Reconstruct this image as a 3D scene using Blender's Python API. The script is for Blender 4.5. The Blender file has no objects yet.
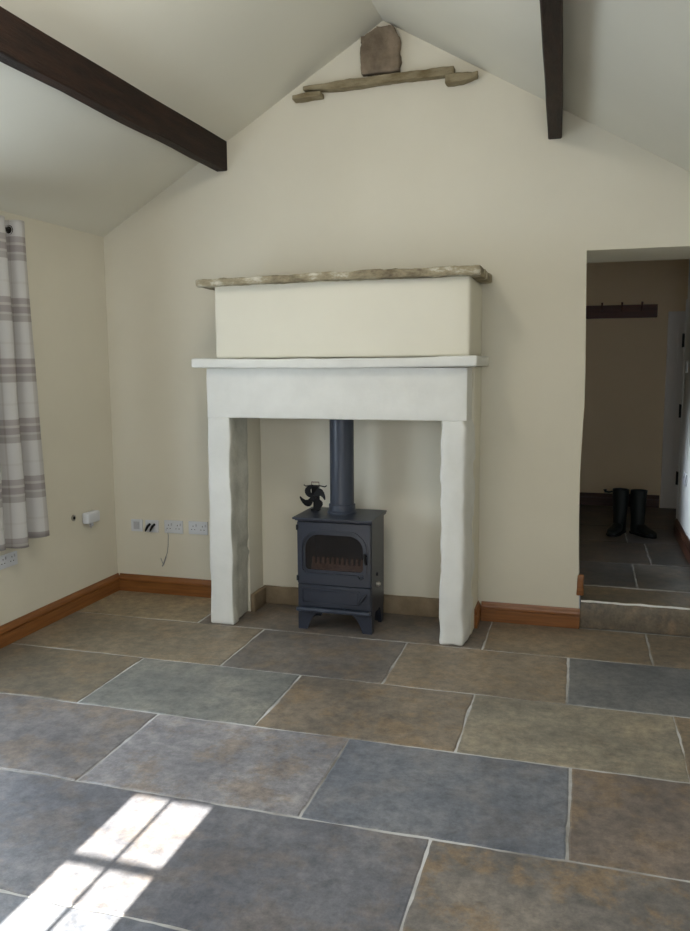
import bpy, bmesh, math, random
from mathutils import Vector, Matrix, noise

C = bpy.context.scene.collection
random.seed(7)
R = math.radians


# ------------------------------------------------------------------ materials
def new_mat(name):
    m = bpy.data.materials.new(name)
    m.use_nodes = True
    nt = m.node_tree
    nt.nodes.clear()
    out = nt.nodes.new('ShaderNodeOutputMaterial')
    b = nt.nodes.new('ShaderNodeBsdfPrincipled')
    nt.links.new(b.outputs[0], out.inputs[0])
    return m, nt, b


def N(nt, kind, **kw):
    n = nt.nodes.new(kind)
    for k, v in kw.items():
        setattr(n, k, v)
    return n


def noise_node(nt, scale, detail=4, rough=.55, coord='Object', stretch=None):
    tc = N(nt, 'ShaderNodeTexCoord')
    src = tc.outputs[coord]
    if stretch:
        mp = N(nt, 'ShaderNodeMapping')
        mp.inputs['Scale'].default_value = stretch
        nt.links.new(src, mp.inputs[0])
        src = mp.outputs[0]
    n = N(nt, 'ShaderNodeTexNoise')
    n.inputs['Scale'].default_value = scale
    n.inputs['Detail'].default_value = detail
    n.inputs['Roughness'].default_value = rough
    nt.links.new(src, n.inputs['Vector'])
    return n


def ramp(nt, src, stops, interp='LINEAR'):
    r = N(nt, 'ShaderNodeValToRGB')
    r.color_ramp.interpolation = interp
    els = r.color_ramp.elements
    while len(els) < len(stops):
        els.new(0.5)
    for e, (p, c) in zip(els, stops):
        e.position = p
        e.color = (*c, 1) if len(c) == 3 else c
    nt.links.new(src, r.inputs[0])
    return r


def bump(nt, b, src, strength, dist):
    bp = N(nt, 'ShaderNodeBump')
    bp.inputs['Strength'].default_value = strength
    bp.inputs['Distance'].default_value = dist
    nt.links.new(src, bp.inputs['Height'])
    nt.links.new(bp.outputs[0], b.inputs['Normal'])


def mottled(name, c1, c2, scale=6, rough=.6, bs=.2, bd=.004, detail=5, stretch=None, lo=.35, hi=.65, spec=.4, metal=0, bscale=None):
    m, nt, b = new_mat(name)
    n = noise_node(nt, scale, detail, .6, stretch=stretch)
    r = ramp(nt, n.outputs['Fac'], [(lo, c1), (hi, c2)])
    nt.links.new(r.outputs[0], b.inputs['Base Color'])
    b.inputs['Roughness'].default_value = rough
    b.inputs['Metallic'].default_value = metal
    b.inputs['Specular IOR Level'].default_value = spec
    if bs:
        n2 = noise_node(nt, bscale or scale * 4, 6, .6, stretch=stretch)
        bump(nt, b, n2.outputs['Fac'], bs, bd)
    return m


M = {}
M['wall'] = mottled('cream_plaster', (.70, .66, .55), (.74, .70, .59), 1.2, .85, .10, .006, bscale=9, spec=.2)
M['ceiling'] = mottled('ceiling_plaster', (.74, .72, .63), (.77, .75, .66), .9, .9, .08, .006, bscale=7, spec=.15)
M['hallwall'] = mottled('hall_plaster', (.88, .72, .50), (.91, .75, .53), 1.2, .85, .08, .006, bscale=9, spec=.2)
M['hallside'] = mottled('hall_side_plaster', (.74, .74, .72), (.78, .78, .76), 1.2, .85, .08, .006, bscale=9, spec=.2)
M['masonry'] = mottled('painted_stone', (.68, .675, .635), (.74, .735, .695), 5, .7, .35, .006, bscale=22, spec=.3)
M['breast'] = mottled('painted_breast', (.70, .665, .555), (.73, .695, .585), 2, .8, .12, .005, bscale=10, spec=.2)
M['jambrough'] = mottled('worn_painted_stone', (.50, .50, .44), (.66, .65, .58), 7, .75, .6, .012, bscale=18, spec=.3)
M['pine'] = mottled('varnished_pine', (.19, .068, .017), (.29, .115, .032), 3, .32, .08, .002, stretch=(1.2, 1.2, 22), spec=.5)
M['oak'] = mottled('dark_oak', (.009, .005, .0035), (.032, .014, .009), 5, .62, .6, .01, stretch=(6, .7, 6), spec=.25)
M['steel'] = mottled('stove_paint', (.019, .023, .037), (.027, .033, .050), 5, .38, .12, .001, bscale=120, spec=.5)
M['steeldark'] = mottled('stove_dark_paint', (.010, .012, .017), (.018, .021, .028), 6, .5, .1, .001, bscale=100)
M['flue'] = mottled('flue_paint', (.036, .044, .064), (.048, .057, .080), 4, .34, .06, .001, bscale=60, stretch=(3, 3, .6))
M['soot'] = mottled('sooty_lining', (.012, .010, .009), (.03, .022, .018), 8, .9, .3, .004)
M['rust'] = mottled('rusty_grate', (.22, .14, .12), (.42, .30, .26), 30, .8, .3, .002)
M['black'] = mottled('black_anodised', (.004, .004, .005), (.008, .008, .009), 8, .6, .0, spec=.2)
M['redwire'] = mottled('dull_red_wire', (.10, .03, .03), (.13, .045, .04), 8, .5, 0)
M['chrome'] = mottled('dull_silver', (.42, .40, .36), (.52, .50, .46), 8, .35, 0, metal=.8)
M['plastic'] = mottled('white_plastic', (.66, .68, .72), (.68, .70, .74), 2, .35, 0, spec=.4)
M['plasticdim'] = mottled('moulded_grey_plastic', (.45, .46, .50), (.48, .49, .53), 2, .4, 0)
M['rubber'] = mottled('dark_green_rubber', (.005, .008, .007), (.009, .012, .011), 6, .45, .05, .002)
M['railwood'] = mottled('red_brown_wood', (.075, .022, .014), (.12, .036, .022), 4, .45, .1, .002, stretch=(.8, 6, 12))
M['hallskirt'] = mottled('hall_varnished_wood', (.055, .02, .011), (.08, .03, .016), 3, .4, .05, .002, stretch=(1, 1, 20))
M['doorpaint'] = mottled('grey_white_paint', (.84, .80, .76), (.86, .82, .78), 2, .5, 0)
M['whitepaint'] = mottled('white_window_paint', (.78, .78, .76), (.8, .8, .78), 2, .4, 0)
M['grout'] = mottled('pale_grout', (.21, .195, .17), (.60, .60, .60), 2.2, .9, .4, .004, detail=8, lo=.36, hi=.60, bscale=40)
M['stonesill'] = mottled('lichen_stone', (.16, .118, .058), (.37, .315, .205), 14, .9, .8, .012, stretch=(.6, 1, 1.6), lo=.3, hi=.7)
M['stoneblock'] = mottled('brown_gritstone', (.15, .115, .08), (.27, .21, .15), 10, .9, .7, .01)
M['stoneplinth'] = mottled('buff_stone', (.19, .14, .085), (.28, .215, .14), 7, .8, .4, .006)
M['polemetal'] = mottled('dark_bronze', (.02, .018, .016), (.035, .03, .026), 6, .35, 0, metal=.6)
M['wire'] = mottled('grey_wire', (.25, .25, .25), (.3, .3, .3), 5, .5, 0)

# capstone: patchy buff, grey and white lichen
m, nt, b = new_mat('weathered_capstone')
n1 = noise_node(nt, 9, 8, .72, stretch=(.55, 1, 1.2))
r1 = ramp(nt, n1.outputs['Fac'], [(.34, (.10, .072, .042)), (.44, (.23, .19, .12)), (.53, (.34, .29, .19)), (.64, (.66, .62, .52))])
nt.links.new(r1.outputs[0], b.inputs['Base Color'])
b.inputs['Roughness'].default_value = .9
n2 = noise_node(nt, 25, 8, .7)
bump(nt, b, n2.outputs['Fac'], .8, .012)
M['capstone'] = m

# glass (thin pane: see-through with a glossy skin)
def glass(name, tint, mix):
    m = bpy.data.materials.new(name)
    m.use_nodes = True
    nt = m.node_tree
    nt.nodes.clear()
    out = N(nt, 'ShaderNodeOutputMaterial')
    t = N(nt, 'ShaderNodeBsdfTransparent')
    t.inputs[0].default_value = (*tint, 1)
    g = N(nt, 'ShaderNodeBsdfGlossy')
    g.inputs['Roughness'].default_value = .08
    mx = N(nt, 'ShaderNodeMixShader')
    mx.inputs[0].default_value = mix
    nt.links.new(t.outputs[0], mx.inputs[1])
    nt.links.new(g.outputs[0], mx.inputs[2])
    nt.links.new(mx.outputs[0], out.inputs[0])
    return m
M['glass'] = glass('window_glass', (.97, .98, .98), .04)
M['stoveglass'] = glass('sooted_stove_glass', (.62, .56, .52), .06)


# flagstones: colour per slab (attribute) with mottling and rusty patches
def flag_mat(name, gain=1.0, rough=.40):
    m, nt, b = new_mat(name)
    at = N(nt, 'ShaderNodeAttribute', attribute_name='slab')
    big = noise_node(nt, 2.3, 6, .62)
    fine = noise_node(nt, 16, 12, .82)
    patch = noise_node(nt, 5.0, 10, .74)
    # mottling multiplies the slab colour
    rb = ramp(nt, big.outputs['Fac'], [(.30, (.66, .68, .72)), (.5, (1, 1, 1)), (.68, (1.34, 1.28, 1.20))])
    mu = N(nt, 'ShaderNodeMix', data_type='RGBA', blend_type='MULTIPLY')
    mu.inputs[0].default_value = 1
    nt.links.new(at.outputs['Color'], mu.inputs[6])
    nt.links.new(rb.outputs[0], mu.inputs[7])
    rf = ramp(nt, fine.outputs['Fac'], [(.36, (.56, .57, .60)), (.5, (1, 1, 1)), (.62, (1.40, 1.37, 1.32))])
    mu2 = N(nt, 'ShaderNodeMix', data_type='RGBA', blend_type='MULTIPLY')
    mu2.inputs[0].default_value = 1
    nt.links.new(mu.outputs[2], mu2.inputs[6])
    nt.links.new(rf.outputs[0], mu2.inputs[7])
    # rusty patches, amount from attribute alpha
    rp = ramp(nt, patch.outputs['Fac'], [(.49, (0, 0, 0)), (.58, (1, 1, 1))])
    am = N(nt, 'ShaderNodeMath', operation='MULTIPLY')
    nt.links.new(rp.outputs[0], am.inputs[0])
    nt.links.new(at.outputs['Alpha'], am.inputs[1])
    mx = N(nt, 'ShaderNodeMix', data_type='RGBA')
    nt.links.new(am.outputs[0], mx.inputs[0])
    nt.links.new(mu2.outputs[2], mx.inputs[6])
    rm = N(nt, 'ShaderNodeMix', data_type='RGBA', blend_type='MULTIPLY')
    rm.inputs[0].default_value = 1
    rm.inputs[6].default_value = (.25 * gain, .175 * gain, .105 * gain, 1)
    nt.links.new(rf.outputs[0], rm.inputs[7])
    nt.links.new(rm.outputs[2], mx.inputs[7])
    nt.links.new(mx.outputs[2], b.inputs['Base Color'])
    rr = N(nt, 'ShaderNodeMapRange')
    rr.inputs[3].default_value = rough - .06
    rr.inputs[4].default_value = rough + .16
    nt.links.new(fine.outputs['Fac'], rr.inputs[0])
    nt.links.new(rr.outputs[0], b.inputs['Roughness'])
    b.inputs['Specular IOR Level'].default_value = .6
    bb = noise_node(nt, 7, 8, .6)
    bump(nt, b, bb.outputs['Fac'], .35, .008)
    return m
M['flag'] = flag_mat('flagstone')


# tartan curtain: bands by UV
m, nt, b = new_mat('check_curtain_cloth')
tc = N(nt, 'ShaderNodeTexCoord')
sp = N(nt, 'ShaderNodeSeparateXYZ')
nt.links.new(tc.outputs['UV'], sp.inputs[0])


def bands(src, period, off, stops):
    a = N(nt, 'ShaderNodeMath', operation='ADD')
    a.inputs[1].default_value = off
    nt.links.new(src, a.inputs[0])
    d = N(nt, 'ShaderNodeMath', operation='DIVIDE')
    d.inputs[1].default_value = period
    nt.links.new(a.outputs[0], d.inputs[0])
    f = N(nt, 'ShaderNodeMath', operation='FRACT')
    nt.links.new(d.outputs[0], f.inputs[0])
    return ramp(nt, f.outputs[0], stops, 'CONSTANT')


W_ = (1, 1, 1)
hz = bands(sp.outputs[1], .314, -.155, [(0, (.70, .67, .66)), (.10, (.86, .84, .83)), (.14, (.62, .58, .58)), (.25, (.88, .85, .83)), (.29, (.68, .64, .64)), (.39, W_), (.62, (.95, .94, .93)), (.66, W_)])
vt = bands(sp.outputs[0], .24, .03, [(0, (.88, .86, .85)), (.12, W_), (.15, (.84, .82, .81)), (.27, W_), (.30, (.88, .86, .84)), (.42, W_), (.70, (.9, .88, .86)), (.73, W_)])
mu = N(nt, 'ShaderNodeMix', data_type='RGBA', blend_type='MULTIPLY')
mu.inputs[0].default_value = 1
nt.links.new(hz.outputs[0], mu.inputs[6])
nt.links.new(vt.outputs[0], mu.inputs[7])
mu2 = N(nt, 'ShaderNodeMix', data_type='RGBA', blend_type='MULTIPLY')
mu2.inputs[0].default_value = 1
mu2.inputs[7].default_value = (.56, .55, .54, 1)
nt.links.new(mu.outputs[2], mu2.inputs[6])
nt.links.new(mu2.outputs[2], b.inputs['Base Color'])
b.inputs['Roughness'].default_value = .9
b.inputs['Specular IOR Level'].default_value = .1
n2 = noise_node(nt, 300, 2, .5)
bump(nt, b, n2.outputs['Fac'], .15, .001)
M['curtain'] = m


# ------------------------------------------------------------------ helpers
def obj(name, bm, mat, parent=None, smooth=False, label=None):
    bmesh.ops.recalc_face_normals(bm, faces=bm.faces[:])
    me = bpy.data.meshes.new(name)
    bm.to_mesh(me)
    bm.free()
    for mm in (mat if isinstance(mat, (list, tuple)) else [mat]):
        me.materials.append(mm)
    if smooth:
        for p in me.polygons:
            p.use_smooth = True
        if smooth != 'all':
            me.set_sharp_from_angle(angle=R(38))
    o = bpy.data.objects.new(name, me)
    C.objects.link(o)
    if parent:
        o.parent = parent
        o.matrix_parent_inverse = Matrix.Translation(-parent.location) if not parent.parent else Matrix.Identity(4)
    if label:
        o['label'] = label
    return o


def thing(name, label, cat, loc=(0, 0, 0), group=None):
    o = bpy.data.objects.new(name, None)
    o.empty_display_size = .05
    C.objects.link(o)
    o.location = loc
    o['label'] = label
    o['category'] = cat
    if group:
        o['group'] = group
    return o


def tag(o, label, cat, group=None):
    o['label'] = label
    o['category'] = cat
    if group:
        o['group'] = group
    return o


def struct(name, bm, mat, parent=None, smooth=False):
    o = obj(name, bm, mat, parent, smooth)
    if not parent:
        o['kind'] = 'structure'
    return o


def box(bm, x0, x1, y0, y1, z0, z1, bev=0, seg=2):
    g = bmesh.ops.create_cube(bm, size=1)
    vs = g['verts']
    for v in vs:
        v.co = Vector((x0 + (v.co.x + .5) * (x1 - x0), y0 + (v.co.y + .5) * (y1 - y0), z0 + (v.co.z + .5) * (z1 - z0)))
    if bev:
        es = {e for v in vs for e in v.link_edges}
        bmesh.ops.bevel(bm, geom=list(es), offset=bev, segments=seg, affect='EDGES', profile=.6)
    return bm


def nbox(*a, **k):
    return box(bmesh.new(), *a, **k)


def prism(bm, pts, axis, a0, a1):
    """extrude a polygon of 2-D pts along axis (0 x: pts (y,z); 1 y: pts (x,z); 2 z: pts (x,y))"""
    def mk(p, a):
        return {0: (a, p[0], p[1]), 1: (p[0], a, p[1]), 2: (p[0], p[1], a)}[axis]
    v0 = [bm.verts.new(mk(p, a0)) for p in pts]
    v1 = [bm.verts.new(mk(p, a1)) for p in pts]
    n = len(pts)
    bm.faces.new(v0)
    bm.faces.new(v1[::-1])
    for i in range(n):
        bm.faces.new((v0[i], v0[(i + 1) % n], v1[(i + 1) % n], v1[i]))
    return bm


def ring_prism(bm, outer, inner, axis, a0, a1):
    def mk(p, a):
        return {0: (a, p[0], p[1]), 1: (p[0], a, p[1]), 2: (p[0], p[1], a)}[axis]
    n = len(outer)
    V = [[bm.verts.new(mk(p, a)) for p in L] for L, a in ((outer, a0), (inner, a0), (outer, a1), (inner, a1))]
    for i in range(n):
        j = (i + 1) % n
        bm.faces.new((V[0][i], V[0][j], V[1][j], V[1][i]))
        bm.faces.new((V[2][i], V[3][i], V[3][j], V[2][j]))
        bm.faces.new((V[0][i], V[2][i], V[2][j], V[0][j]))
        bm.faces.new((V[1][i], V[1][j], V[3][j], V[3][i]))
    return bm


def arch_poly(x0, x1, z0, z1, rt, rb, seg=8):
    """rounded rectangle, top corner radius rt, bottom rb"""
    P = []
    for cx, cz, r, a0 in ((x1 - rb, z0 + rb, rb, -90), (x1 - rt, z1 - rt, rt, 0), (x0 + rt, z1 - rt, rt, 90), (x0 + rb, z0 + rb, rb, 180)):
        for i in range(seg + 1):
            a = R(a0 + 90 * i / seg)
            P.append((cx + r * math.cos(a), cz + r * math.sin(a)))
    return P


def tube(bm, pts, r, seg=10, caps=True, radii=None):
    pts = [Vector(p) for p in pts]
    rings = []
    up = None
    for i, p in enumerate(pts):
        d = (pts[min(i + 1, len(pts) - 1)] - pts[max(i - 1, 0)]).normalized()
        if up is None:
            up = Vector((0, 0, 1)) if abs(d.z) < .9 else Vector((1, 0, 0))
        u = (up - d * up.dot(d)).normalized()
        w = d.cross(u)
        up = u
        rr = radii[i] if radii else r
        rings.append([bm.verts.new(p + u * rr * math.cos(2 * math.pi * k / seg) + w * rr * math.sin(2 * math.pi * k / seg)) for k in range(seg)])
    for a, b_ in zip(rings, rings[1:]):
        for k in range(seg):
            bm.faces.new((a[k], a[(k + 1) % seg], b_[(k + 1) % seg], b_[k]))
    if caps:
        bm.faces.new(rings[0])
        bm.faces.new(rings[-1][::-1])
    return bm


def lathe(bm, cx, cy, prof, seg=32):
    rings = [[bm.verts.new((cx + r * math.cos(2 * math.pi * k / seg), cy + r * math.sin(2 * math.pi * k / seg), z)) for k in range(seg)] for r, z in prof]
    for a, b_ in zip(rings, rings[1:]):
        for k in range(seg):
            bm.faces.new((a[k], a[(k + 1) % seg], b_[(k + 1) % seg], b_[k]))
    bm.faces.new(rings[0])
    bm.faces.new(rings[-1][::-1])
    return bm


def rough_box(x0, x1, y0, y1, z0, z1, step=.03, rad=.012, amp=.004, freq=9, seed=0, warp=None, amp2=0, freq2=30):
    """a hand-dressed block: rounded edges, noisy faces"""
    bm = nbox(x0, x1, y0, y1, z0, z1)
    lo, hi = Vector((x0, y0, z0)), Vector((x1, y1, z1))
    for ax in range(3):
        L = hi[ax] - lo[ax]
        cuts = [lo[ax] + rad * f for f in (.3, 1)] + [hi[ax] - rad * f for f in (1, .3)]
        n = max(1, int((L - 2 * rad) / step))
        cuts += [lo[ax] + rad + (L - 2 * rad) * i / n for i in range(1, n)]
        no = Vector((0, 0, 0))
        no[ax] = 1
        for c in cuts:
            co = Vector((0, 0, 0))
            co[ax] = c
            bmesh.ops.bisect_plane(bm, geom=bm.verts[:] + bm.edges[:] + bm.faces[:], plane_co=co, plane_no=no, dist=1e-6)
    s = Vector((seed * 3.7, seed * 1.3, seed * 7.1))
    for v in bm.verts:
        p = v.co.copy()
        q = Vector([min(max(p[i], lo[i] + rad), hi[i] - rad) for i in range(3)])
        d = p - q
        if d.length > 1e-7:
            dn = d.normalized()
            p = q + dn * rad
        else:
            dn = Vector((0, 0, 0))
        nz = noise.noise(p * freq + s)
        if amp2:
            nz2 = noise.noise(p * freq2 + s * 2)
        else:
            nz2 = 0
        p += dn * (nz * amp + nz2 * amp2)
        if warp:
            p = Vector(warp(p))
        v.co = p
    return bm


# ------------------------------------------------------------------ camera
F_PX, YAW, PITCH, ROLL = 803.783, .2887, .1268, -.0061
cam_d = bpy.data.cameras.new('camera')
cam = bpy.data.objects.new('camera', cam_d)
C.objects.link(cam)
cam_d.sensor_fit = 'VERTICAL'
cam_d.sensor_height = 36
cam_d.lens = F_PX / 931 * 36
cam_d.clip_start = .02
fw = Vector((-math.sin(YAW) * math.cos(PITCH), math.cos(YAW) * math.cos(PITCH), -math.sin(PITCH)))
rt = Vector((math.cos(YAW), math.sin(YAW), 0))
up = rt.cross(fw)
r2 = rt * math.cos(ROLL) + up * math.sin(ROLL)
u2 = -rt * math.sin(ROLL) + up * math.cos(ROLL)
mw = Matrix((r2, u2, -fw)).transposed().to_4x4()
mw.translation = (2.9591, -4.6012, 1.5)
cam.matrix_world = mw
bpy.context.scene.camera = cam

# ------------------------------------------------------------------ room shell
W, YF, EAVE = 3.72, -6.2, 2.304
SL, SR = .590, .570
XA = (4.424 - 2.304) / (SL + SR)
ZA = EAVE + SL * XA
HF = .165          # hall floor level
DX = 2.9725        # doorway left edge


def zc(x):
    return EAVE + SL * x if x < XA else 4.424 - SR * x


# back wall with the doorway cut through it
pts = [(-.12, 0), (DX, 0), (2.967, .165), (2.961, .31), (2.953, .55), (2.951, .82), (2.955, 1.06), (2.963, 1.27), (2.963, 1.42), (2.958, 1.65), (2.950, 2.09), (3.68, 2.09), (3.68, 0), (3.90, 0),
       (3.90, zc(3.90)), (XA, ZA + .0), (-.12, zc(-.12))]
bm = prism(bmesh.new(), pts, 1, 0, .577)
struct('wall_back', bm, M['wall'])
# left wall with window opening
LW0, LW1, LZ0, LZ1 = -2.55, -1.12, .66, 2.02
bm = bmesh.new()
zt = EAVE
for (y0, y1, z0, z1) in ((YF - .1, LW0, 0, zt), (LW1, 0, 0, zt), (LW0, LW1, 0, LZ0), (LW0, LW1, LZ1, zt)):
    box(bm, -.12, 0, y0, y1, z0, z1)
struct('wall_left', bm, M['wall'])
bm = nbox(W, W + .18, YF - .1, 0, 0, zc(W) + .0)
struct('wall_right', bm, M['wall'])
# front wall (behind the camera) with a small-paned window
FX0, FX1, FZ0, FZ1 = 1.40, 1.88, 1.15, 2.19
bm = bmesh.new()
prism(bm, [(-.12, 0), (FX0, 0), (FX0, zc(FX0)), (-.12, zc(-.12))], 1, YF - .1, YF)
prism(bm, [(FX1, 0), (3.90, 0), (3.90, zc(3.9)), (FX1, zc(FX1))], 1, YF - .1, YF)
prism(bm, [(FX0, 0), (FX1, 0), (FX1, FZ0), (FX0, FZ0)], 1, YF - .1, YF)
prism(bm, [(FX0, FZ1), (FX1, FZ1), (FX1, zc(FX1)), (XA, ZA), (FX0, zc(FX0))], 1, YF - .1, YF)
struct('wall_front', bm, M['wall'])
# ceiling: two slopes
bm = bmesh.new()
prism(bm, [(-.14, zc(-.14)), (XA, ZA), (XA, ZA + .12), (-.14, zc(-.14) + .12)], 1, YF - .12, .70)
prism(bm, [(XA, ZA), (3.92, zc(3.92)), (3.92, zc(3.92) + .12), (XA, ZA + .12)], 1, YF - .12, .70)
struct('ceiling', bm, M['ceiling'])


# ------------------------------------------------------------------ flagstone floor
def flag_floor(slabs, gz, top, grout_rect, gap=.0042, seed=0):
    bm = bmesh.new()
    col = bm.loops.layers.float_color.new('slab')
    gx0, gx1, gy0, gy1 = grout_rect
    vs = [bm.verts.new((x, y, gz)) for x, y in ((gx0, gy0), (gx1, gy0), (gx1, gy1), (gx0, gy1))]
    f = bm.faces.new(vs)
    f.material_index = 1
    vs2 = [bm.verts.new((x, y, gz - .05)) for x, y in ((gx0, gy0), (gx1, gy0), (gx1, gy1), (gx0, gy1))]
    bm.faces.new(vs2[::-1]).material_index = 1
    for i in range(4):
        bm.faces.new((vs[i], vs2[i], vs2[(i + 1) % 4], vs[(i + 1) % 4])).material_index = 1
    for (x0, x1, y0, y1, c, pa) in slabs:
        c = tuple(a * g for a, g in zip(c, (1.28, 1.33, 1.48) if y1 > -1.6 else (1.24, 1.31, 1.62)))  # nearer rows tinted bluer, cool daylight put into the slab colour
        x0 += gap; x1 -= gap; y0 += gap; y1 -= gap
        nx = max(2, int((x1 - x0) / .035))
        ny = max(2, int((y1 - y0) / .035))
        rim = [(x0 + (x1 - x0) * i / nx, y0) for i in range(nx)] + [(x1, y0 + (y1 - y0) * i / ny) for i in range(ny)] \
            + [(x1 - (x1 - x0) * i / nx, y1) for i in range(nx)] + [(x0, y1 - (y1 - y0) * i / ny) for i in range(ny)]
        top_v, mid_v, low_v = [], [], []
        cx, cy = (x0 + x1) / 2, (y0 + y1) / 2
        tilt = ((random.random() - .5) * .002, (random.random() - .5) * .002)
        for (x, y) in rim:
            k = Vector((x * 7, y * 7, cx * 13 + cy * 5 + seed))
            dx = noise.noise(k) * .006 + noise.noise(k * 3.3) * .004
            dy = noise.noise(k + Vector((9, 4, 2))) * .006 + noise.noise(k * 3.3 + Vector((5, 5, 1))) * .004
            px, py = x + dx, y + dy
            z = top + (x - cx) * tilt[0] + (y - cy) * tilt[1]
            ix = px + (.006 if x < cx else -.006) * (abs(x - x0) < 1e-6 or abs(x - x1) < 1e-6)
            iy = py + (.006 if y < cy else -.006) * (abs(y - y0) < 1e-6 or abs(y - y1) < 1e-6)
            top_v.append(bm.verts.new((ix, iy, z)))
            mid_v.append(bm.verts.new((px, py, z - .0025)))
            low_v.append(bm.verts.new((px, py, gz - .01)))
        fs = [bm.faces.new(top_v)]
        n = len(rim)
        for i in range(n):
            j = (i + 1) % n
            fs.append(bm.faces.new((top_v[i], mid_v[i], mid_v[j], top_v[j])))
            fs.append(bm.faces.new((mid_v[i], low_v[i], low_v[j], mid_v[j])))
        for f in fs:
            for l in f.loops:
                l[col] = (*c, pa)
    return bm


BR = (.165, .128, .085)      # brown
DB = (.115, .095, .075)      # dark brown grey
TN = (.205, .178, .128)      # tan
GY = (.128, .132, .128)      # grey
BG = (.128, .126, .118)      # blue grey
GG = (.148, .146, .126)      # green grey
OB = (.155, .128, .085)      # olive brown
y0, y1, y2, y3, y4, y5, y6 = 0, -.49, -1.075, -1.65, -2.24, -2.83, -3.45
S = [
    (0, .83, y1, y0, (.215, .170, .105), .2), (.83, 2.485, y1, y0, DB, .3), (2.485, 3.33, y1, y0, (.165, .128, .084), .4), (3.33, W, y1, y0, BR, .3),
    (0, 1.252, y2, y1, (.175, .142, .096), .35), (1.252, 2.085, y2, y1, (.125, .108, .090), .4), (2.085, 2.925, y2, y1, (.180, .142, .098), .5), (2.925, W, y2, y1, BG, .0),
    (0, .825, y3, y2, (.135, .112, .078), .4), (.825, 1.682, y3, y2, GG, .05), (1.682, 2.522, y3, y2, (.155, .126, .092), .6), (2.522, 3.368, y3, y2, TN, .15), (3.368, W, y3, y2, BR, .3),
    (0, 1.234, y4, y3, (.150, .134, .112), .35), (1.234, 2.093, y4, y3, (.215, .198, .172), .45), (2.093, 2.953, y4, y3, GY, .12), (2.953, W, y4, y3, (.150, .118, .084), .5),  # second slab lightened, its sheen is painted into the colour
    (0, .90, y5, y4, (.115, .108, .100), .3), (.90, 2.535, y5, y4, (.120, .117, .110), .22), (2.535, W, y5, y4, (.150, .130, .098), .75),
    (0, 1.35, y6, y5, GY, .2), (1.35, 2.2, y6, y5, GY, .1), (2.2, W, y6, y5, GG, .3),
]
yy = y6
k = 0
while yy > YF + .05:
    yn = max(yy - .6, YF)
    xs = [0, .8 + .3 * (k % 2), 1.7 + .35 * (k % 2), 2.7 + .2 * (k % 2), W]
    for a, b_ in zip(xs, xs[1:]):
        S.append((a, b_, yn, yy, random.choice([BR, GY, GG, TN, OB, DB]), random.random() * .5))
    yy = yn
    k += 1
bm = flag_floor(S, -.003, 0, (-.02, W + .02, YF - .05, .345))
struct('floor', bm, [M['flag'], M['grout']])

# hall floor beyond the step
HS = []
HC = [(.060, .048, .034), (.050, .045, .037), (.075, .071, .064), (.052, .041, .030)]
hy = [.34, .95, 1.6, 2.2, 3.2]
for i, (a, b_) in enumerate(zip(hy, hy[1:])):
    xs = [1.6, 2.5 + .3 * (i % 2), 3.30 + .12 * (i % 2), 4.4]
    for j, (c, d) in enumerate(zip(xs, xs[1:])):
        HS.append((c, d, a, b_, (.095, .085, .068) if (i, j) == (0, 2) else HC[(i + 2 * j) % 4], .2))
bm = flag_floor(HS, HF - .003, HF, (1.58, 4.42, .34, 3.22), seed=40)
struct('floor_hall', bm, [M['flag'], M['grout']])

# the stone step into the hall
step = thing('stone_step', 'brown stone step with pale worn edge below the hall doorway', 'step', (3.33, 0, 0))
bm = rough_box(2.974, 3.678, .004, .335, 0.001, HF - .006, step=.05, rad=.006, amp=.006, freq=7, seed=3)
col = bm.loops.layers.float_color.new('slab')
for f in bm.faces:
    for l in f.loops:
        l[col] = (.165, .135, .098, .55)
obj('riser', bm, M['flag'], step, smooth=True)
bm = bmesh.new()
pp, rr = [], []
for i in range(60):
    x = 2.978 + (3.674 - 2.978) * i / 59
    pp.append((x, .006 + noise.noise(Vector((x * 9, 1, 0))) * .003, HF - .0075 + noise.noise(Vector((x * 12, 5, 0))) * .003))
    rr.append(.006 + .0035 * noise.noise(Vector((x * 25, 2, 2))))
tube(bm, pp, .006, 6, radii=rr)
obj('mortar_edge', bm, M['whitepaint'], step, smooth=True, label='pale mortar line along the step edge')


# ------------------------------------------------------------------ hall shell
bm = nbox(1.4, 4.6, 3.2, 3.3, -.3, 2.6)
struct('wall_hall_back', bm, M['hallwall'])
bm = nbox(3.68, 3.90, .5775, 2.0, -.3, 2.5)
struct('wall_hall_right', bm, M['hallside'])
bm = nbox(1.4, 1.5, .45, 3.3, -.3, 2.6)
box(bm, 4.42, 4.6, 1.9, 3.3, -.3, 2.6)
box(bm, 3.88, 4.6, 1.9, 2.0, -.3, 2.6)
struct('wall_hall_left', bm, M['hallwall'])
struct('ceiling_hall', nbox(1.4, 4.6, .5775, 3.3, 2.48, 2.65), M['hallwall'])
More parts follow.
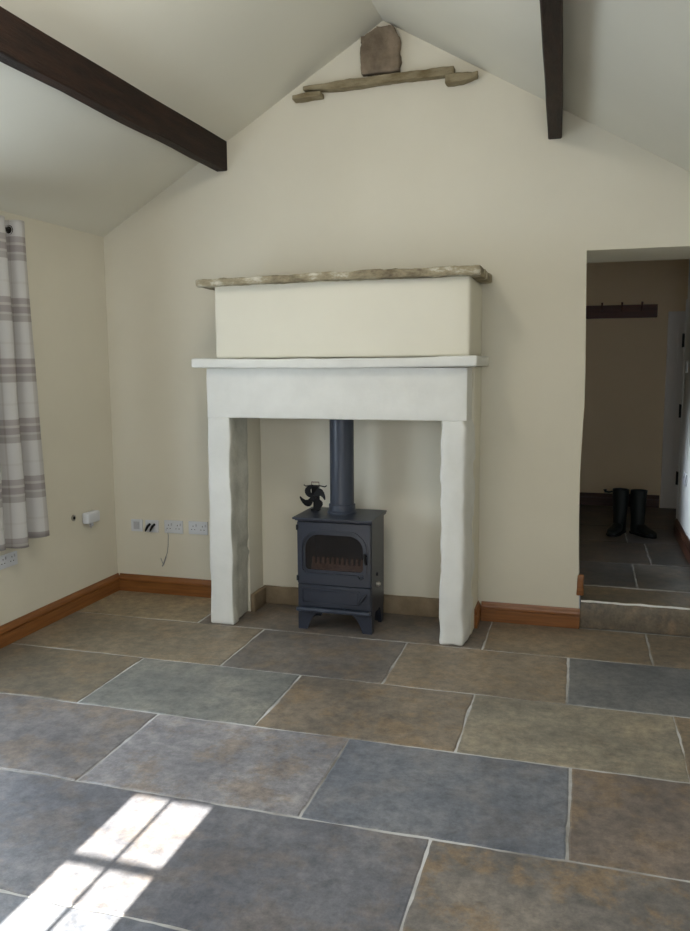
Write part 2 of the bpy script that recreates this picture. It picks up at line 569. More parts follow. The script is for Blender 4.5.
# door at the end of the hall and the post its hinges sit on
d = struct('door_1', nbox(3.658, 4.41, 3.150, 3.195, HF + .004, 1.935, bev=.004), M['doorpaint'])
bm = bmesh.new()
for (a, b_, c, e) in ((3.74, 4.0, .30, .95), (4.08, 4.34, .30, .95), (3.74, 4.0, 1.08, 1.82), (4.08, 4.34, 1.08, 1.82)):
    ring_prism(bm, [(a, c), (b_, c), (b_, e), (a, e)], [(a + .02, c + .02), (b_ - .02, c + .02), (b_ - .02, e - .02), (a + .02, e - .02)], 1, 3.142, 3.152)
obj('panel_moulding', bm, M['doorpaint'], d)
t = struct('trim_1', nbox(3.675, 3.70, 2.0, 2.045, HF, 1.96, bev=.003), M['hallside'])
for zh in (1.655, 1.12, .60):
    bm = nbox(3.667, 3.676, 2.012, 2.04, zh - .05, zh + .05, bev=.001)
    tube(bm, [(3.667, 2.044, zh - .052), (3.667, 2.044, zh + .052)], .006, 8)
    obj('hinge', bm, M['black'], t)


# ------------------------------------------------------------------ skirting boards
SK = .1139
PROF = [(0, 0), (.019, 0), (.019, .066), (.0185, .069), (.012, .071), (.012, .0755), (.019, .0775), (.0185, .086), (.015, .096), (.009, .104), (.007, .110), (.006, SK), (0, SK)]


def skirt_x(x0, x1, y, z0=0, sgn=-1, h=1):     # along x, standing off the wall at y
    return prism(bmesh.new(), [(y + sgn * d, z0 + z * h) for d, z in PROF], 0, x0, x1)


def skirt_y(y0, y1, x, z0=0, sgn=1, h=1):
    return prism(bmesh.new(), [(x + sgn * d, z0 + z * h) for d, z in PROF], 1, y0, y1)


struct('baseboard_left', skirt_y(YF, -.001, .0, .001), M['pine'])
struct('baseboard_back', skirt_x(.0195, .925, -.0, .001), M['pine'])
struct('baseboard_back_right', skirt_x(2.421, 2.9735, -.0, .001), M['pine'])
struct('baseboard_chimney', skirt_y(-.165, -.0005, 2.4, .001, 1), M['pine'])
struct('baseboard_right', skirt_y(YF, -.001, W, .001, -1), M['pine'])
bm = rough_box(2.953, 2.989, -.006, .035, HF + .026, HF + .145, step=.03, rad=.006, amp=.006, freq=30, seed=5)
struct('baseboard_doorway', bm, M['pine'], smooth=True)
struct('baseboard_hall_back', skirt_x(1.5, 3.65, 3.2, HF, -1, 1.0), M['hallskirt'])
struct('baseboard_hall_right', skirt_y(.58, 2.0, 3.68, HF, -1, 1.1), M['hallskirt'])

# ------------------------------------------------------------------ ceiling beams
for (xa, xb, zb, lab, sd) in ((.795, .868, 2.647, 'dark brown wooden ceiling beam running along the left slope', 1),
                              (2.734, 2.806, 2.676, 'dark brown wooden ceiling beam on the right slope, above the doorway', 2)):
    bm = bmesh.new()
    n = 70
    rings = []
    for i in range(n + 1):
        y = -.0005 + (YF + .001) * i / n
        kx = noise.noise(Vector((y * 1.7, sd * 5, 1))) * .004
        kz = noise.noise(Vector((y * 2.3, sd * 5, 7))) * .006 + noise.noise(Vector((y * 9, sd * 5, 3))) * .002
        if i == 0:
            kx = kz = 0
        sk = (-y * .0262 if sd == 2 else y * .006)
        a, b_, c = xa + kx + sk, xb + kx * .7 + sk, zb + kz
        w = .006
        ring = [(a, zc(a) + .0), (a, c + w), (a + w, c), (b_ - w, c), (b_, c + w), (b_, zc(b_) + .0)]
        rings.append([bm.verts.new((px, y, pz)) for px, pz in ring])
    for r0, r1 in zip(rings, rings[1:]):
        for q in range(6):
            bm.faces.new((r0[q], r0[(q + 1) % 6], r1[(q + 1) % 6], r1[q]))
    bm.faces.new(rings[0])
    bm.faces.new(rings[-1][::-1])
    tag(obj('ceiling_beam', bm, M['oak']), lab, 'beam', 'ceiling beams')

# ------------------------------------------------------------------ stones in the gable
def st_warp(p):
    x, y, z = p
    if x > 1.82:      # ragged right edge, sloping shoulder
        x += .010 * noise.noise(Vector((z * 22, 1, 4)))
        if z > 3.27:
            x -= (z - 3.27) * .55 * (x - 1.72) / .2
    if z > 3.305 and x < 1.80:
        z -= (1.80 - x) * .55
    return x, y, z
bm = rough_box(1.712, 1.932, -.055, -.0005, 3.094, 3.332, step=.014, rad=.008, amp=.006, freq=14, seed=4, warp=st_warp, amp2=.005, freq2=45)
tag(obj('corbel_stone', bm, M['stoneblock'], smooth=True), 'squarish brown stone block standing proud at the apex of the gable', 'stone', 'stones set in the gable')


def ledge_z(x):
    return 3.052 + (x - 1.367) * (.012 / .85) + .002 * math.sin(x * 7)
def lw(p):
    x, y, z = p
    zz = ledge_z(x)
    th = 1 - .55 * max(0, (1.60 - x) / .25) + .05 * math.sin(x * 9)
    return x, y, zz + z * th
bm = rough_box(1.372, 2.235, -.060, -.0005, -.024, .020, step=.018, rad=.006, amp=.004, freq=12, seed=8, warp=lw, amp2=.003)
tag(obj('stone_ledge', bm, M['stonesill'], smooth=True), 'long narrow weathered stone ledge set high in the gable wall', 'ledge')
bm = rough_box(1.310, 1.482, -.075, -.0005, 2.994, 3.022, step=.016, rad=.005, amp=.004, freq=14, seed=12, amp2=.002,
               warp=lambda p: (p[0], p[1], p[2] + (p[0] - 1.39) * .05))
tag(obj('corbel_stone', bm, M['stonesill'], smooth=True), 'small flat stone under the left end of the gable ledge', 'stone', 'stones set in the gable')
bm = rough_box(2.190, 2.362, -.080, -.0005, 2.994, 3.040, step=.014, rad=.008, amp=.006, freq=18, seed=15, amp2=.004,
               warp=lambda p: (p[0], p[1], p[2] - max(0, p[0] - 2.30) * .12 if p[2] > 3.03 else p[2] + max(0, p[0] - 2.28) * .25))
tag(obj('corbel_stone', bm, M['stonesill'], smooth=True), 'small pale flaking stone under the right end of the gable ledge', 'stone', 'stones set in the gable')

# ------------------------------------------------------------------ fireplace
FY = -.48
fp = thing('fireplace', 'tall off-white painted stone fireplace surround with mantel shelf and chimney breast', 'fireplace', (1.66, -.24, 0))
# jambs: rough hewn painted posts
def jw_l(p):
    x, y, z = p
    if x > .99:   # worn inner face
        x += .010 * noise.noise(Vector((y * 10, z * 4, 3))) - .006 * (z < .35) * (y > -.4)
        x += .004 + .002 * (1 - min(1, z / 1.2)) * (y < -.42) - .012 * (1 - min(1, z / 1.2)) * (y > -.40)
        if .40 < z < .46 and y > -.40:
            x -= .012
    else:
        x += -.010 * (1.2 - z)
    return x, y, z
bm = rough_box(.925, 1.056, FY - .001, -.215, .001, 1.207, step=.03, rad=.012, amp=.005, freq=8, seed=21, warp=jw_l, amp2=.002)
jl = obj('jamb', bm, [M['masonry'], M['jambrough']], fp, smooth=True, label='left stone jamb with worn grey inner face')
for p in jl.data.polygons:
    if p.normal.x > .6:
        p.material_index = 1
def jw_r(p):
    x, y, z = p
    x += .010 * noise.noise(Vector((y * 6, z * 9, 13)))
    if x > 2.33:
        x -= .020 * max(0, min(1, (-.36 - y) / .12))
        if z > 1.17:
            x -= .010
    return x, y, z
bm = rough_box(2.254, 2.400, FY - .003, -.22, .001, 1.207, step=.025, rad=.016, amp=.007, freq=11, seed=25, warp=jw_r, amp2=.004)
obj('jamb', bm, M['masonry'], fp, smooth=True, label='right stone jamb with chipped uneven edges')
bm = rough_box(.928, 2.388, FY, -.285, 1.2, 1.476, step=.05, rad=.005, amp=.004, freq=5, seed=31)
obj('lintel', bm, M['masonry'], fp, smooth=True)
bm = rough_box(.862, 2.440, FY - .05, -.0015, 1.477, 1.528, step=.04, rad=.008, amp=.004, freq=6, seed=33, amp2=.002,
               warp=lambda p: (p[0], p[1], p[2] + .004 * math.sin(p[0] * 3)))
obj('mantel_shelf', bm, M['masonry'], fp, smooth=True)
# plaster breast: box above the shelf, cheeks behind the jambs, closed throat
bm = rough_box(.986, 2.398, FY, -.0015, 1.529, 1.932, step=.08, rad=.018, amp=.003, freq=4, seed=35)
for b2 in (rough_box(.945, 1.050, -.214, -.0015, .001, 1.476, step=.08, rad=.004, amp=.003, freq=6, seed=36),
           rough_box(2.280, 2.400, -.284, -.0015, .001, 1.476, step=.08, rad=.004, amp=.003, freq=6, seed=37),
           nbox(1.055, 2.285, -.284, -.0015, 1.26, 1.476)):
    me = bpy.data.meshes.new('tmp')
    b2.to_mesh(me)
    b2.free()
    bm.from_mesh(me)
    bpy.data.meshes.remove(me)
obj('chimney_breast', bm, M['breast'], fp, smooth=True)
# weathered capstone
def cw(p):
    x, y, z = p
    t = (x - .90) / 1.57
    z += .021 * t + .002 * math.sin(x * 4 + 1)
    y += .006 * math.sin(x * 4)
    if z < 1.94:
        z += .008 * (1 - t) + .004 * noise.noise(Vector((x * 4, 2, 2)))
    return x, y, z
bm = rough_box(.902, 2.452, FY - .050, -.0015, 1.912, 1.958, step=.02, rad=.009, amp=.005, freq=12, seed=41, warp=cw, amp2=.004, freq2=40)
obj('capstone', bm, M['capstone'], fp, smooth=True, label='bare weathered stone slab crowning the chimney breast')
# stone plinth around the recess
bm = rough_box(1.056, 1.082, -.225, -.03, .001, .112, step=.03, rad=.005, amp=.004, freq=12, seed=51)
obj('plinth', bm, M['stoneplinth'], fp, smooth=True)
bm = rough_box(1.056, 2.282, -.030, -.0015, .001, .112, step=.04, rad=.005, amp=.004, freq=9, seed=52)
obj('plinth', bm, M['stoneplinth'], fp, smooth=True)
bm = rough_box(2.252, 2.282, -.225, -.03, .001, .112, step=.03, rad=.005, amp=.004, freq=12, seed=53)
obj('plinth', bm, M['stoneplinth'], fp, smooth=True)

# ------------------------------------------------------------------ stove
X0, X1, YS, YB = 1.437, 1.868, -.43, -.145
stv = thing('wood_burning_stove', 'dark blue-grey cast iron wood-burning stove standing in the fireplace', 'stove', (1.655, -.29, 0))
bm = bmesh.new()
# carcass with an open firebox
ring_prism(bm, [(X0, .105), (X1, .105), (X1, .632), (X0, .632)], [(X0 + .03, .29), (X1 - .03, .29), (X1 - .03, .60), (X0 + .03, .60)], 1, -.418, -.20)
box(bm, X0, X1, -.20, YB, .105, .632)
obj('firebox', bm, M['steel'], stv)
bm = nbox(X0 + .031, X1 - .031, -.206, -.2005, .291, .599)
obj('lining', bm, M['soot'], stv)
# top plate: thin slab with a lip underneath
bm = nbox(1.424, 1.882, -.474, -.125, .641, .652, bev=.003)
box(bm, 1.434, 1.880, -.458, -.135, .6325, .6405, bev=.002)
obj('top_plate', bm, M['steel'], stv)
# glazed door
dx0, dx1, dz0, dz1 = X0 + .004, X1 - .004, .270, .622
wi = arch_poly(1.484, 1.820, .350, .552, .080, .022)
wo = arch_poly(1.470, 1.836, .334, .572, .095, .03)
bm = ring_prism(bmesh.new(), arch_poly(dx0, dx1, dz0, dz1, .006, .006), wo, 1, -.4385, -.4195)
ring_prism(bm, wo, wi, 1, -.431, -.4195)
# raised bead round the window
wb = arch_poly(1.463, 1.843, .326, .580, .100, .032)
ring_prism(bm, wb, wo, 1, -.444, -.4386)
dr = obj('stove_door', bm, M['steel'], stv, smooth=True)
bm = prism(bmesh.new(), arch_poly(1.481, 1.823, .347, .555, .081, .022), 1, -.426, -.4245)
obj('glass_pane', bm, M['stoveglass'], dr)
for zz in (.590, .300):
    bm = tube(bmesh.new(), [(X0 + .004, -.440, zz - .014), (X0 + .004, -.440, zz + .014)], .007, 10)
    obj('hinge', bm, M['steeldark'], dr, smooth=True)
bm = bmesh.new()
tube(bm, [(1.838, -.439, .448), (1.838, -.462, .448)], .008, 10)
tube(bm, [(1.836, -.462, .466), (1.838, -.464, .448), (1.842, -.464, .42), (1.846, -.462, .405)], .008, 10, radii=[.006, .010, .009, .007])
obj('door_handle', bm, M['black'], dr, smooth=True)
# small lever at lower right of the door
bm = tube(bmesh.new(), [(1.795, -.446, .330), (1.812, -.458, .318), (1.828, -.460, .330)], .005, 8)
obj('air_lever', bm, M['steeldark'], dr, smooth=True)
# grate fingers behind the glass
bm = nbox(1.50, 1.81, -.372, -.362, .300, .372)
for i in range(11):
    x = 1.512 + i * .0285
    prism(bm, [(x - .008, .37), (x + .008, .37), (x + .0065, .405), (x, .414), (x - .0065, .405)], 1, -.374, -.360)
obj('fire_grate', bm, M['rust'], stv)
# ash pit door
bm = nbox(dx0, dx1, -.4365, -.4195, .138, .264, bev=.003)
po, pi = arch_poly(1.462, 1.805, .156, .246, .012, .012, 4), arch_poly(1.470, 1.797, .164, .238, .008, .008, 4)
ring_prism(bm, po, pi, 1, -.4415, -.4366)
prism(bm, arch_poly(1.476, 1.791, .170, .232, .006, .006, 4), 1, -.4395, -.4366)
ad = obj('ash_door', bm, M['steel'], stv)
bm = bmesh.new()
tube(bm, [(1.826, -.437, .212), (1.826, -.458, .212)], .009, 10)
tube(bm, [(1.846, -.458, .236), (1.828, -.461, .212), (1.806, -.461, .182), (1.798, -.459, .176)], .006, 10, radii=[.005, .010, .006, .006])
obj('door_handle', bm, M['steeldark'], ad, smooth=True)
bm = bmesh.new()
box(bm, X0 - .002, X1 - .003, -.462, -.4195, .112, .134, bev=.009, seg=4)
obj('ash_lip', bm, M['flue'], stv, smooth=True)
# legs: cast brackets flaring to the floor
for sx in (0, 1):
    for sy in (0, 1):
        bm = bmesh.new()
        xa = X0 if sx == 0 else X1
        s = 1 if sx == 0 else -1
        ye = -.425 if sy == 0 else -.155
        q = 1 if sy == 0 else -1
        n = 7
        pf = [(.052, 0), (.058, .012), (.064, .032), (.074, .055), (.088, .078), (.104, .096), (.112, .1045)]
        ps = [(.045, 0), (.048, .012), (.052, .032), (.058, .055), (.066, .078), (.076, .096), (.082, .1045)]
        th = .020
        rows = []
        for (lf, z), (ls, _z) in zip(pf, ps):
            rows.append([bm.verts.new((xa + s * u, ye + q * v, z)) for u, v in ((0, 0), (lf, 0), (lf, th), (th, th), (th, ls), (0, ls))])
        for r0, r1 in zip(rows, rows[1:]):
            for k in range(6):
                bm.faces.new((r0[k], r0[(k + 1) % 6], r1[(k + 1) % 6], r1[k]))
        bm.faces.new(rows[0])
        bm.faces.new(rows[-1])
        obj('leg', bm, M['steel'], stv)
# flue collar and pipe
bm = lathe(bmesh.new(), 1.652, -.262, [(.084, .652), (.084, .662), (.077, .668), (.076, .700), (.072, .704), (.069, .704)], 40)
obj('flue_collar', bm, M['flue'], stv, smooth=True)
bm = lathe(bmesh.new(), 1.652, -.262, [(.0685, .66), (.0685, 1.259)], 40)
obj('flue_pipe', bm, M['flue'], stv, smooth=True)
bm = tube(bmesh.new(), [(X1, -.313, .262), (X1 + .014, -.313, .262)], .015, 16)
tube(bm, [(X1 + .014, -.313, .262), (X1 + .022, -.313, .262)], .009, 12)
obj('air_knob', bm, M['chrome'], stv, smooth=True, label='small silver air control knob on the stove side')
bm = tube(bmesh.new(), [(X1, -.313, .318), (X1 + .008, -.313, .318)], .010, 12)
obj('air_knob', bm, M['steeldark'], stv, smooth=True)

# ------------------------------------------------------------------ stove fan
fx, fy, fz = 1.480, -.240, .6525
fan = thing('stove_fan', 'small black four-bladed stove fan standing on the left of the stove top', 'fan', (fx, fy, fz))
bm = nbox(fx - .022, fx + .028, fy - .016, fy + .024, fz, fz + .010, bev=.002)
box(bm, fx - .012, fx + .014, fy + .004, fy + .020, fz + .009, fz + .062, bev=.002)
obj('fan_base', bm, M['black'], fan)
bm = bmesh.new()
for i in range(5):
    x = fx - .020 + i * .010
    box(bm, x - .0015, x + .0015, fy + .004, fy + .026, fz + .05, fz + .140)
box(bm, fx - .021, fx + .021, fy + .003, fy + .006, fz + .048, fz + .138)
tube(bm, [(fx - .070, fy + .010, fz + .146), (fx - .058, fy + .010, fz + .138), (fx - .03, fy + .010, fz + .143), (fx + .03, fy + .010, fz + .143), (fx + .058, fy + .010, fz + .138), (fx + .070, fy + .010, fz + .146)], .0035, 6)
obj('cooling_fins', bm, M['black'], fan)
hc = Vector((fx - .004, fy - .018, fz + .076))
bm = tube(bmesh.new(), [hc + Vector((0, .026, 0)), hc + Vector((0, -.008, 0))], .015, 20)
obj('hub', bm, M['black'], fan, smooth=True)
CLAW = [(.004, -.010), (.020, -.004), (.034, .002), (.048, .000), (.060, -.010), (.070, -.024), (.0755, -.020), (.076, -.004), (.072, .012), (.064, .026), (.052, .034), (.038, .036), (.024, .031), (.012, .022), (.003, .010)]
for i in range(4):
    a0 = R(14 + 90 * i)
    bm = bmesh.new()
    fr, bk = [], []
    for (u, v) in CLAW:
        v = v * 1.22 + .002
        tw = (v - .006) * .35 * min(1, u / .04)
        x, z = u * math.cos(a0) - v * math.sin(a0), u * math.sin(a0) + v * math.cos(a0)
        fr.append(bm.verts.new(hc + Vector((x, -.003 + tw, z))))
        bk.append(bm.verts.new(hc + Vector((x, -.001 + tw, z))))
    n = len(CLAW)
    bm.faces.new(fr)
    bm.faces.new(bk[::-1])
    for j in range(n):
        bm.faces.new((fr[j], fr[(j + 1) % n], bk[(j + 1) % n], bk[j]))
    obj('blade', bm, M['black'], fan)
bm = tube(bmesh.new(), [(fx - .024, fy + .010, fz + .143), (fx - .022, fy + .010, fz + .164), (fx + .022, fy + .010, fz + .164), (fx + .024, fy + .010, fz + .143)], .0026, 6)
obj('carry_handle', bm, M['redwire'], fan, label='thin dull red wire handle on top')


# ------------------------------------------------------------------ electrical plates
def plate_back(x0, x1, z0, z1):
    return box(bmesh.new(), x0, x1, -.011, -.0005, z0, z1, bev=.003)


def wsock(t, xs, zc_, axis=1):
    for xx in xs:
        bm = bmesh.new()
        for dx, dz, w, h in ((0, .016, .004, .008), (-.011, -.006, .007, .004), (.011, -.006, .007, .004)):
            box(bm, xx + dx - w / 2, xx + dx + w / 2, -.0118, -.0108, zc_ + dz - h / 2, zc_ + dz + h / 2)
        obj('pin_holes', bm, M['black'], t)
        bm = nbox(xx + .018, xx + .026, -.0145, -.0105, zc_ + .014, zc_ + .030, bev=.001)
        obj('rocker', bm, M['plasticdim'], t)


t = thing('wall_plate', 'square white blanking plate on back wall, nearest the left corner', 'plate', (.163, 0, .41), 'wall plates in the left corner')
obj('plate', plate_back(.122, .204, .409, .489), M['plastic'], t)
bm = nbox(.142, .184, -.0135, -.0105, .424, .474, bev=.002)
obj('aerial_module', bm, M['plasticdim'], t)
t = thing('wall_plate', 'white aerial plate with two black leads plugged into it, on back wall', 'plate', (.275, 0, .41), 'wall plates in the left corner')
obj('plate', plate_back(.228, .322, .408, .489), M['plastic'], t)
for dx in (0, .034):
    bm = tube(bmesh.new(), [(.262 + dx, -.011, .462), (.258 + dx, -.034, .452), (.248 + dx, -.040, .430), (.240 + dx, -.034, .419)], .008, 10, radii=[.008, .0085, .007, .004])
    obj('lead_plug', bm, M['black'], t, smooth=True)
t = thing('power_socket', 'white double power socket with a thin wire trailing from it', 'socket', (.432, 0, .41), 'power sockets')
obj('plate', plate_back(.366, .498, .410, .494), M['plastic'], t)
wsock(t, (.398, .462), .447)
t = thing('power_socket', 'white double power socket on back wall beside the left fireplace jamb', 'socket', (.61, 0, .41), 'power sockets')
obj('plate', plate_back(.541, .675, .412, .496), M['plastic'], t)
wsock(t, (.574, .640), .449)
bm = bmesh.new()
tube(bm, [(.372, -.006, .452), (.380, -.010, .430), (.386, -.006, .415), (.389, -.003, .395), (.386, -.003, .33), (.378, -.003, .28), (.366, -.005, .245), (.345, -.006, .200)], .0022, 6)
tube(bm, [(.400, -.006, .432), (.386, -.007, .412)], .0035, 6)
tube(bm, [(.368, -.005, .25), (.352, -.007, .205), (.340, -.006, .185)], .0045, 6)
tube(bm, [(.345, -.006, .200), (.330, -.006, .24)], .0022, 6)
tag(obj('loose_wire', bm, M['wire'], smooth=True), 'short thin grey wire hanging down the back wall below the sockets', 'wire')

# left wall: double socket under the curtain, aerial hole, plug
t = thing('power_socket', 'white double power socket on the left wall beneath the curtain', 'socket', (0, -1.05, .41), 'power sockets')
obj('plate', box(bmesh.new(), .0005, .011, -1.16, -.985, .418, .492, bev=.003), M['plastic'], t)
for yy in (-1.10, -1.03):
    bm = bmesh.new()
    for dy, dz, w, h in ((0, .016, .004, .008), (-.011, -.006, .007, .004), (.011, -.006, .007, .004)):
        box(bm, .0108, .0118, yy + dy - w / 2, yy + dy + w / 2, .453 + dz - h / 2, .453 + dz + h / 2)
    obj('pin_holes', bm, M['black'], t)
    obj('rocker', nbox(.0105, .0145, yy + .016, yy + .024, .466, .482, bev=.001), M['plasticdim'], t)
bm = tube(bmesh.new(), [(.0005, -.458, .575), (.008, -.458, .575)], .019, 18)
t = thing('cable_outlet', 'small round brass cable outlet with a dark hole on the left wall', 'outlet', (0, -.458, .575))
obj('collar', bm, M['chrome'], t, smooth=True)
bm = tube(bmesh.new(), [(.0081, -.458, .575), (.0095, -.458, .575)], .010, 14)
obj('hole', bm, M['black'], t)
t = thing('plug_adaptor', 'white plug-in adaptor on the left wall near the corner', 'adaptor', (0, -.31, .5))
bm = rough_box(.0005, .052, -.375, -.245, .518, .590, step=.03, rad=.014, amp=.001, freq=5, seed=61)
obj('casing', bm, M['plastic'], t, smooth=True)
bm = tube(bmesh.new(), [(.030, -.315, .520), (.030, -.315, .500)], .012, 12)
tube(bm, [(.030, -.330, .502), (.030, -.318, .490)], .004, 8)
obj('nozzle', bm, M['plasticdim'], t, smooth=True)

# ------------------------------------------------------------------ curtain and pole
t = thing('curtain_pole', 'dark metal curtain pole end on the left wall above the curtain', 'curtain pole', (.075, -1.8, 2.19))
bm = tube(bmesh.new(), [(.075, -.985, 2.194), (.075, -2.85, 2.194)], .012, 16)
obj('pole', bm, M['polemetal'], t, smooth=True)
bm = tube(bmesh.new(), [(.075, -.99, 2.194), (.075, -.985, 2.194), (.075, -.968, 2.194), (.075, -.962, 2.194)], .02, 18, radii=[.013, .021, .021, .012])
obj('finial', bm, M['polemetal'], t, smooth=True)
for yy in (-1.06, -2.78):
    bm = tube(bmesh.new(), [(.0005, yy, 2.194), (.062, yy, 2.194)], .007, 10)
    obj('bracket', bm, M['polemetal'], t, smooth=True)


def curtain(name, ya_top, ya_bot, yb_top, yb_bot, folds, label):
    """hangs from (top) z=2.245 to z=.545; wave in x"""
    zt, zb = 2.245, .548
    nu, nv = folds * 16, 44
    bm = bmesh.new()
    uv = bm.loops.layers.uv.new('UVMap')
    g = []
    L = []
    for j in range(nv + 1):
        tv = j / nv
        z = zt + (zb - zt) * tv
        row = []
        al = [0]
        prev = None
        for i in range(nu + 1):
            tu = i / nu
            ya = ya_top + (ya_bot - ya_top) * tv ** 1.4
            yb = yb_top + (yb_bot - yb_top) * tv
            ph = tu * folds * 2 * math.pi
            y = ya + (yb - ya) * tu
            amp = .044 + .012 * tv
            sx = math.sin(ph + .35 * tv)
            x = .083 + amp * (abs(sx) ** .8) * (1 if sx > 0 else -1) + .006 * noise.noise(Vector((tu * 9, tv * 3, 2)))
            y += .012 * math.sin(2 * ph) * (1 - .3 * tv) + .006 * noise.noise(Vector((tu * 5, tv * 4, 8)))
            zz = z + (.012 * math.sin(ph * .5 + 1) * tv if tv > .9 else 0)
            v = bm.verts.new((x, y, zz))
            row.append(v)
            if prev is not None:
                al.append(al[-1] + (v.co - prev).length)
            prev = v.co.copy()
        g.append(row)
        L.append(al)
    for j in range(nv):
        for i in range(nu):
            f = bm.faces.new((g[j][i], g[j][i + 1], g[j + 1][i + 1], g[j + 1][i]))
            for l, (jj, ii) in zip(f.loops, ((j, i), (j, i + 1), (j + 1, i + 1), (j + 1, i))):
                l[uv].uv = (L[0][ii] * 1.0, g[jj][ii].co.z)
    t = thing('curtain', label, 'curtain', (.083, (ya_top + yb_top) / 2, .548))
    o = obj('cloth', bm, M['curtain'], t, smooth='all')
    s = o.modifiers.new('thick', 'SOLIDIFY')
    s.thickness = .003
    # eyelets where the cloth crosses the pole
    for i in range(folds * 2):
        tu = (i + .0) / (folds * 2)
        y = ya_top + (yb_top - ya_top) * tu
        if i == 0:
            y = ya_top - .006
        bm = bmesh.new()
        R0, r0 = .024, .005
        rs = []
        for a in range(20):
            an = 2 * math.pi * a / 20
            c = Vector((.075 + R0 * math.cos(an), y, 2.194 + R0 * math.sin(an)))
            rd = Vector((math.cos(an), 0, math.sin(an)))
            rs.append([bm.verts.new(c + rd * r0 * math.cos(2 * math.pi * q / 8) + Vector((0, 1, 0)) * r0 * math.sin(2 * math.pi * q / 8)) for q in range(8)])
        for a in range(20):
            for q in range(8):
                bm.faces.new((rs[a][q], rs[a][(q + 1) % 8], rs[(a + 1) % 20][(q + 1) % 8], rs[(a + 1) % 20][q]))
        obj('eyelet', bm, M['polemetal'], t, smooth='all')
    return t


curtain('curtain', -.908, -.858, -1.50, -1.56, 4, 'grey and cream checked curtain hanging at the left wall window')

# ------------------------------------------------------------------ windows (left wall; front wall behind the camera)
bm = ring_prism(bmesh.new(), [(LW0, LZ0), (LW1, LZ0), (LW1, LZ1), (LW0, LZ1)], [(LW0 + .05, LZ0 + .05), (LW1 - .05, LZ0 + .05), (LW1 - .05, LZ1 - .05), (LW0 + .05, LZ1 - .05)], 0, -.115, -.065)
box(bm, -.11, -.07, (LW0 + LW1) / 2 - .03, (LW0 + LW1) / 2 + .03, LZ0 + .05, LZ1 - .05)
w1 = struct('window_1', bm, M['whitepaint'])
obj('pane', nbox(-.093, -.089, LW0 + .05, LW1 - .05, LZ0 + .05, LZ1 - .05), M['glass'], w1)
obj('window_sill', nbox(-.064, .02, LW0 - .03, LW1 + .03, LZ0 - .03, LZ0 - .001, bev=.005), M['whitepaint'], w1)
te = math.tan(R(28))
def zsun(y):
    return (y - (YF - .05)) * te          # height of the frame line whose shadow falls at floor y
bm = bmesh.new()
gx0, gx1, gz1, gz0 = 1.490, 1.785, zsun(-2.262), 1.30
ring_prism(bm, [(FX0, FZ0), (FX1, FZ0), (FX1, FZ1), (FX0, FZ1)], [(gx0, gz0), (gx1, gz0), (gx1, gz1), (gx0, gz1)], 1, YF - .06, YF - .04)
box(bm, 1.622, 1.638, YF - .056, YF - .044, gz0, gz1)
zb = zsun(-2.640)
for zz in (zb, zb - .205, zb - .41):
    box(bm, gx0, gx1, YF - .056, YF - .044, zz - .011, zz + .011)
w2 = struct('window_2', bm, M['whitepaint'])
obj('pane', nbox(gx0, gx1, YF - .0505, YF - .0495, gz0, gz1), M['glass'], w2)

# ------------------------------------------------------------------ hall furniture
t = thing('coat_rail', 'dark red-brown wooden coat rail on the hall back wall', 'coat rail', (3.1, 3.2, 1.95))
obj('board', nbox(2.35, 3.566, 3.172, 3.1985, 1.888, 2.004, bev=.004), M['railwood'], t)
for x in (2.60, 2.85, 3.092, 3.262, 3.432):
    bm = tube(bmesh.new(), [(x, 3.172, 1.955), (x, 3.145, 1.965), (x, 3.118, 1.992), (x, 3.112, 2.024)], .008, 10, radii=[.009, .007, .007, .010])
    obj('peg', bm, M['railwood'], t, smooth=True)


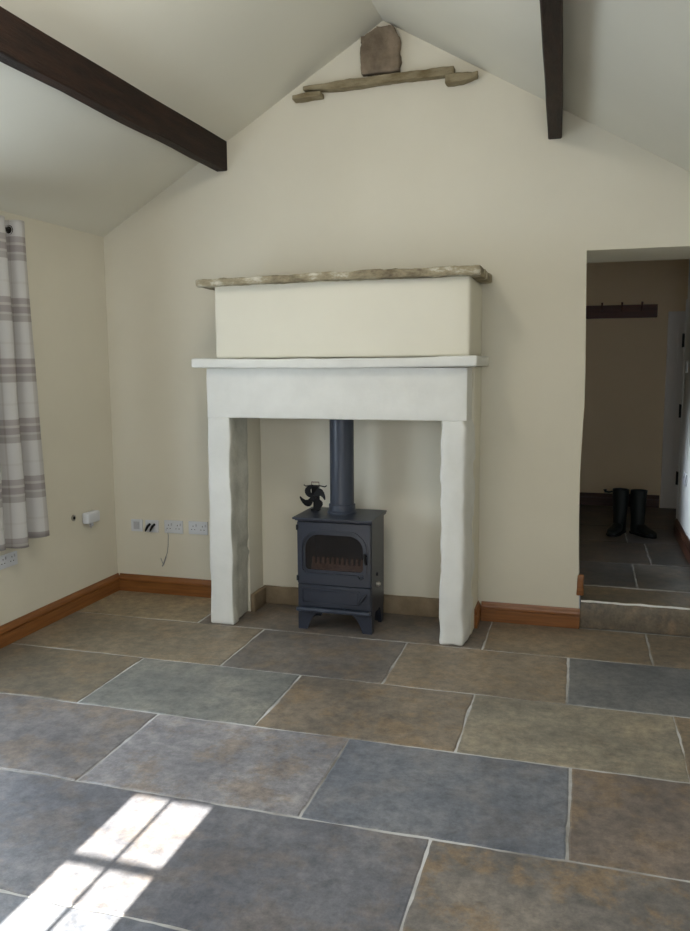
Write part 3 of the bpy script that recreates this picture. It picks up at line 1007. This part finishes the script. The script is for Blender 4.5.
def boot(loc, rz, label, lean):
    t = thing('rubber_boot', label, 'boot', loc, 'pair of boots in the hall')
    t.rotation_euler.z = rz
    def place(o):
        o.parent = t
        o.matrix_parent_inverse = Matrix.Identity(4)
    # boot in local axes: toe along +x
    bm = bmesh.new()
    seg = 20
    secs = [(-.004, .000, .006, .052, .044), (-.002, 0, .05, .054, .048), (.002, 0, .10, .054, .050), (.0, 0, .15, .054, .052), (-.002, 0, .22, .058, .057), (-.002, 0, .29, .062, .061), (lean, 0, .345, .063, .062)]
    rings = []
    for cx, cy, z, rx, ry in secs:
        rings.append([bm.verts.new((cx + rx * math.cos(2 * math.pi * k / seg), cy + ry * math.sin(2 * math.pi * k / seg), z)) for k in range(seg)])
    inner = [bm.verts.new((lean + .057 * math.cos(2 * math.pi * k / seg), .055 * math.sin(2 * math.pi * k / seg), .344)) for k in range(seg)]
    deep = [bm.verts.new((.05 * math.cos(2 * math.pi * k / seg), .048 * math.sin(2 * math.pi * k / seg), .20)) for k in range(seg)]
    allr = rings + [inner, deep]
    for a, b_ in zip(allr, allr[1:]):
        for k in range(seg):
            bm.faces.new((a[k], a[(k + 1) % seg], b_[(k + 1) % seg], b_[k]))
    bm.faces.new(deep)
    bm.faces.new(rings[0][::-1])
    # vamp and toe
    fr = []
    for x, hz, wy, zb_ in ((-.02, .085, .034, .012), (.03, .095, .038, .012), (.07, .080, .043, .012), (.11, .062, .047, .012), (.15, .052, .046, .012), (.178, .040, .034, .012), (.19, .026, .018, .014)):
        ring = []
        for k in range(seg):
            a = 2 * math.pi * k / seg
            yy = wy * math.copysign(abs(math.cos(a)) ** .8, math.cos(a))
            zz = zb_ + (hz - zb_) * (.5 + .5 * math.copysign(abs(math.sin(a)) ** .8, math.sin(a)))
            ring.append(bm.verts.new((x, yy, zz)))
        fr.append(ring)
    for a, b_ in zip(fr, fr[1:]):
        for k in range(seg):
            bm.faces.new((a[k], a[(k + 1) % seg], b_[(k + 1) % seg], b_[k]))
    bm.faces.new(fr[0])
    bm.faces.new(fr[-1][::-1])
    place(obj('upper', bm, M['rubber'], None, smooth=True))
    bm = bmesh.new()
    prism(bm, [(-.055, -.03), (-.03, -.043), (.02, -.040), (.11, -.052), (.16, -.046), (.195, -.02), (.198, .01), (.17, .042), (.11, .052), (.02, .040), (-.03, .043), (-.055, .03)], 2, .001, .016)
    place(obj('sole', bm, M['black'], None))
    return t, place


b1, pl = boot((3.258, 1.96, HF), R(248), 'dark rubber boot on the hall floor with its pull strap sticking out left', .0)
bm = tube(bmesh.new(), [(.020, -.050, .325), (.032, -.082, .318), (.043, -.112, .322), (.046, -.118, .331), (.038, -.098, .334)], .008, 8)
pl(obj('pull_strap', bm, M['rubber'], None, smooth=True))
b2, pl = boot((3.388, 1.94, HF + .0), R(-52), 'dark rubber boot on the hall floor with its toe pointing right', .006)

t = thing('light_switch', 'white light switch on the right-hand hall wall', 'switch', (3.68, 1.80, 1.455))
obj('plate', nbox(3.670, 3.6795, 1.76, 1.845, 1.415, 1.50, bev=.002), M['plastic'], t)
obj('rocker', nbox(3.667, 3.6705, 1.79, 1.812, 1.44, 1.475, bev=.001), M['plasticdim'], t)
t = thing('power_socket', 'white power socket low on the right-hand hall wall', 'socket', (3.68, 1.6, .65), 'power sockets')
obj('plate', nbox(3.670, 3.6795, 1.50, 1.65, .615, .70, bev=.002), M['plastic'], t)
obj('rocker', nbox(3.667, 3.6705, 1.60, 1.612, .66, .68, bev=.001), M['plasticdim'], t)

# ------------------------------------------------------------------ light
def area(name, loc, aim, sx, sy, power, color):
    l = bpy.data.lights.new(name, 'AREA')
    l.shape = 'RECTANGLE'
    l.size, l.size_y = sx, sy
    l.energy = power
    l.color = color
    o = bpy.data.objects.new(name, l)
    C.objects.link(o)
    o.location = loc
    d = Vector(aim) - Vector(loc)
    o.rotation_euler = d.to_track_quat('-Z', 'Y').to_euler()
    return o


# daylight standing in the two window openings, plus added fills that have no opening
area('daylight_left', (-.06, -1.84, 1.33), (1, -1.84, 1.25), 1.3, 1.25, 66, (.76, .88, 1.0))
area('daylight_front', (1.64, -6.14, 1.7), (1.64, 0, 1.2), .45, .9, 14, (.82, .91, 1.0))
area('fill_behind', (2.6, -6.1, 1.5), (2.2, 0, 1.2), 1.6, 1.5, 17, (.84, .92, 1.0))  # added ambient fill before the solid part of the front wall
hd = area('hall_fill', (1.56, .80, 1.0), (3.68, 1.15, .62), .3, .6, 3.2, (.78, .88, 1.0))  # added fill out of view, brightens the right-hand hall wall
hd.data.spread = R(34)
area('fill_right', (3.70, -4.3, 1.4), (0, -2.2, 1.3), 1.2, 1.2, 56, (.95, .97, 1.0))  # added fill at the windowless right wall, brightens the left wall
pl = bpy.data.lights.new('ceiling_lamp', 'POINT')
pl.energy = 33
pl.shadow_soft_size = .13
pl.color = (1.0, .94, .84)
po = bpy.data.objects.new('ceiling_lamp', pl)
C.objects.link(po)
po.location = (1.80, -2.30, 3.02)
sn = bpy.data.lights.new('sun', 'SUN')
sn.energy = 74
sn.angle = R(.25)
sn.color = (1, .91, .77)
so = bpy.data.objects.new('sun', sn)
C.objects.link(so)
so.location = (1.6, -9, 4)
so.rotation_euler = (R(90 - 28), 0, 0)

w = bpy.data.worlds.new('sky')
bpy.context.scene.world = w
w.use_nodes = True
bg = w.node_tree.nodes['Background']
bg.inputs[0].default_value = (.75, .86, 1, 1)
bg.inputs[1].default_value = .8

sc = bpy.context.scene
sc.view_settings.view_transform = 'Standard'
sc.view_settings.look = 'None'
sc.view_settings.exposure = -.48
sc.view_settings.gamma = 1
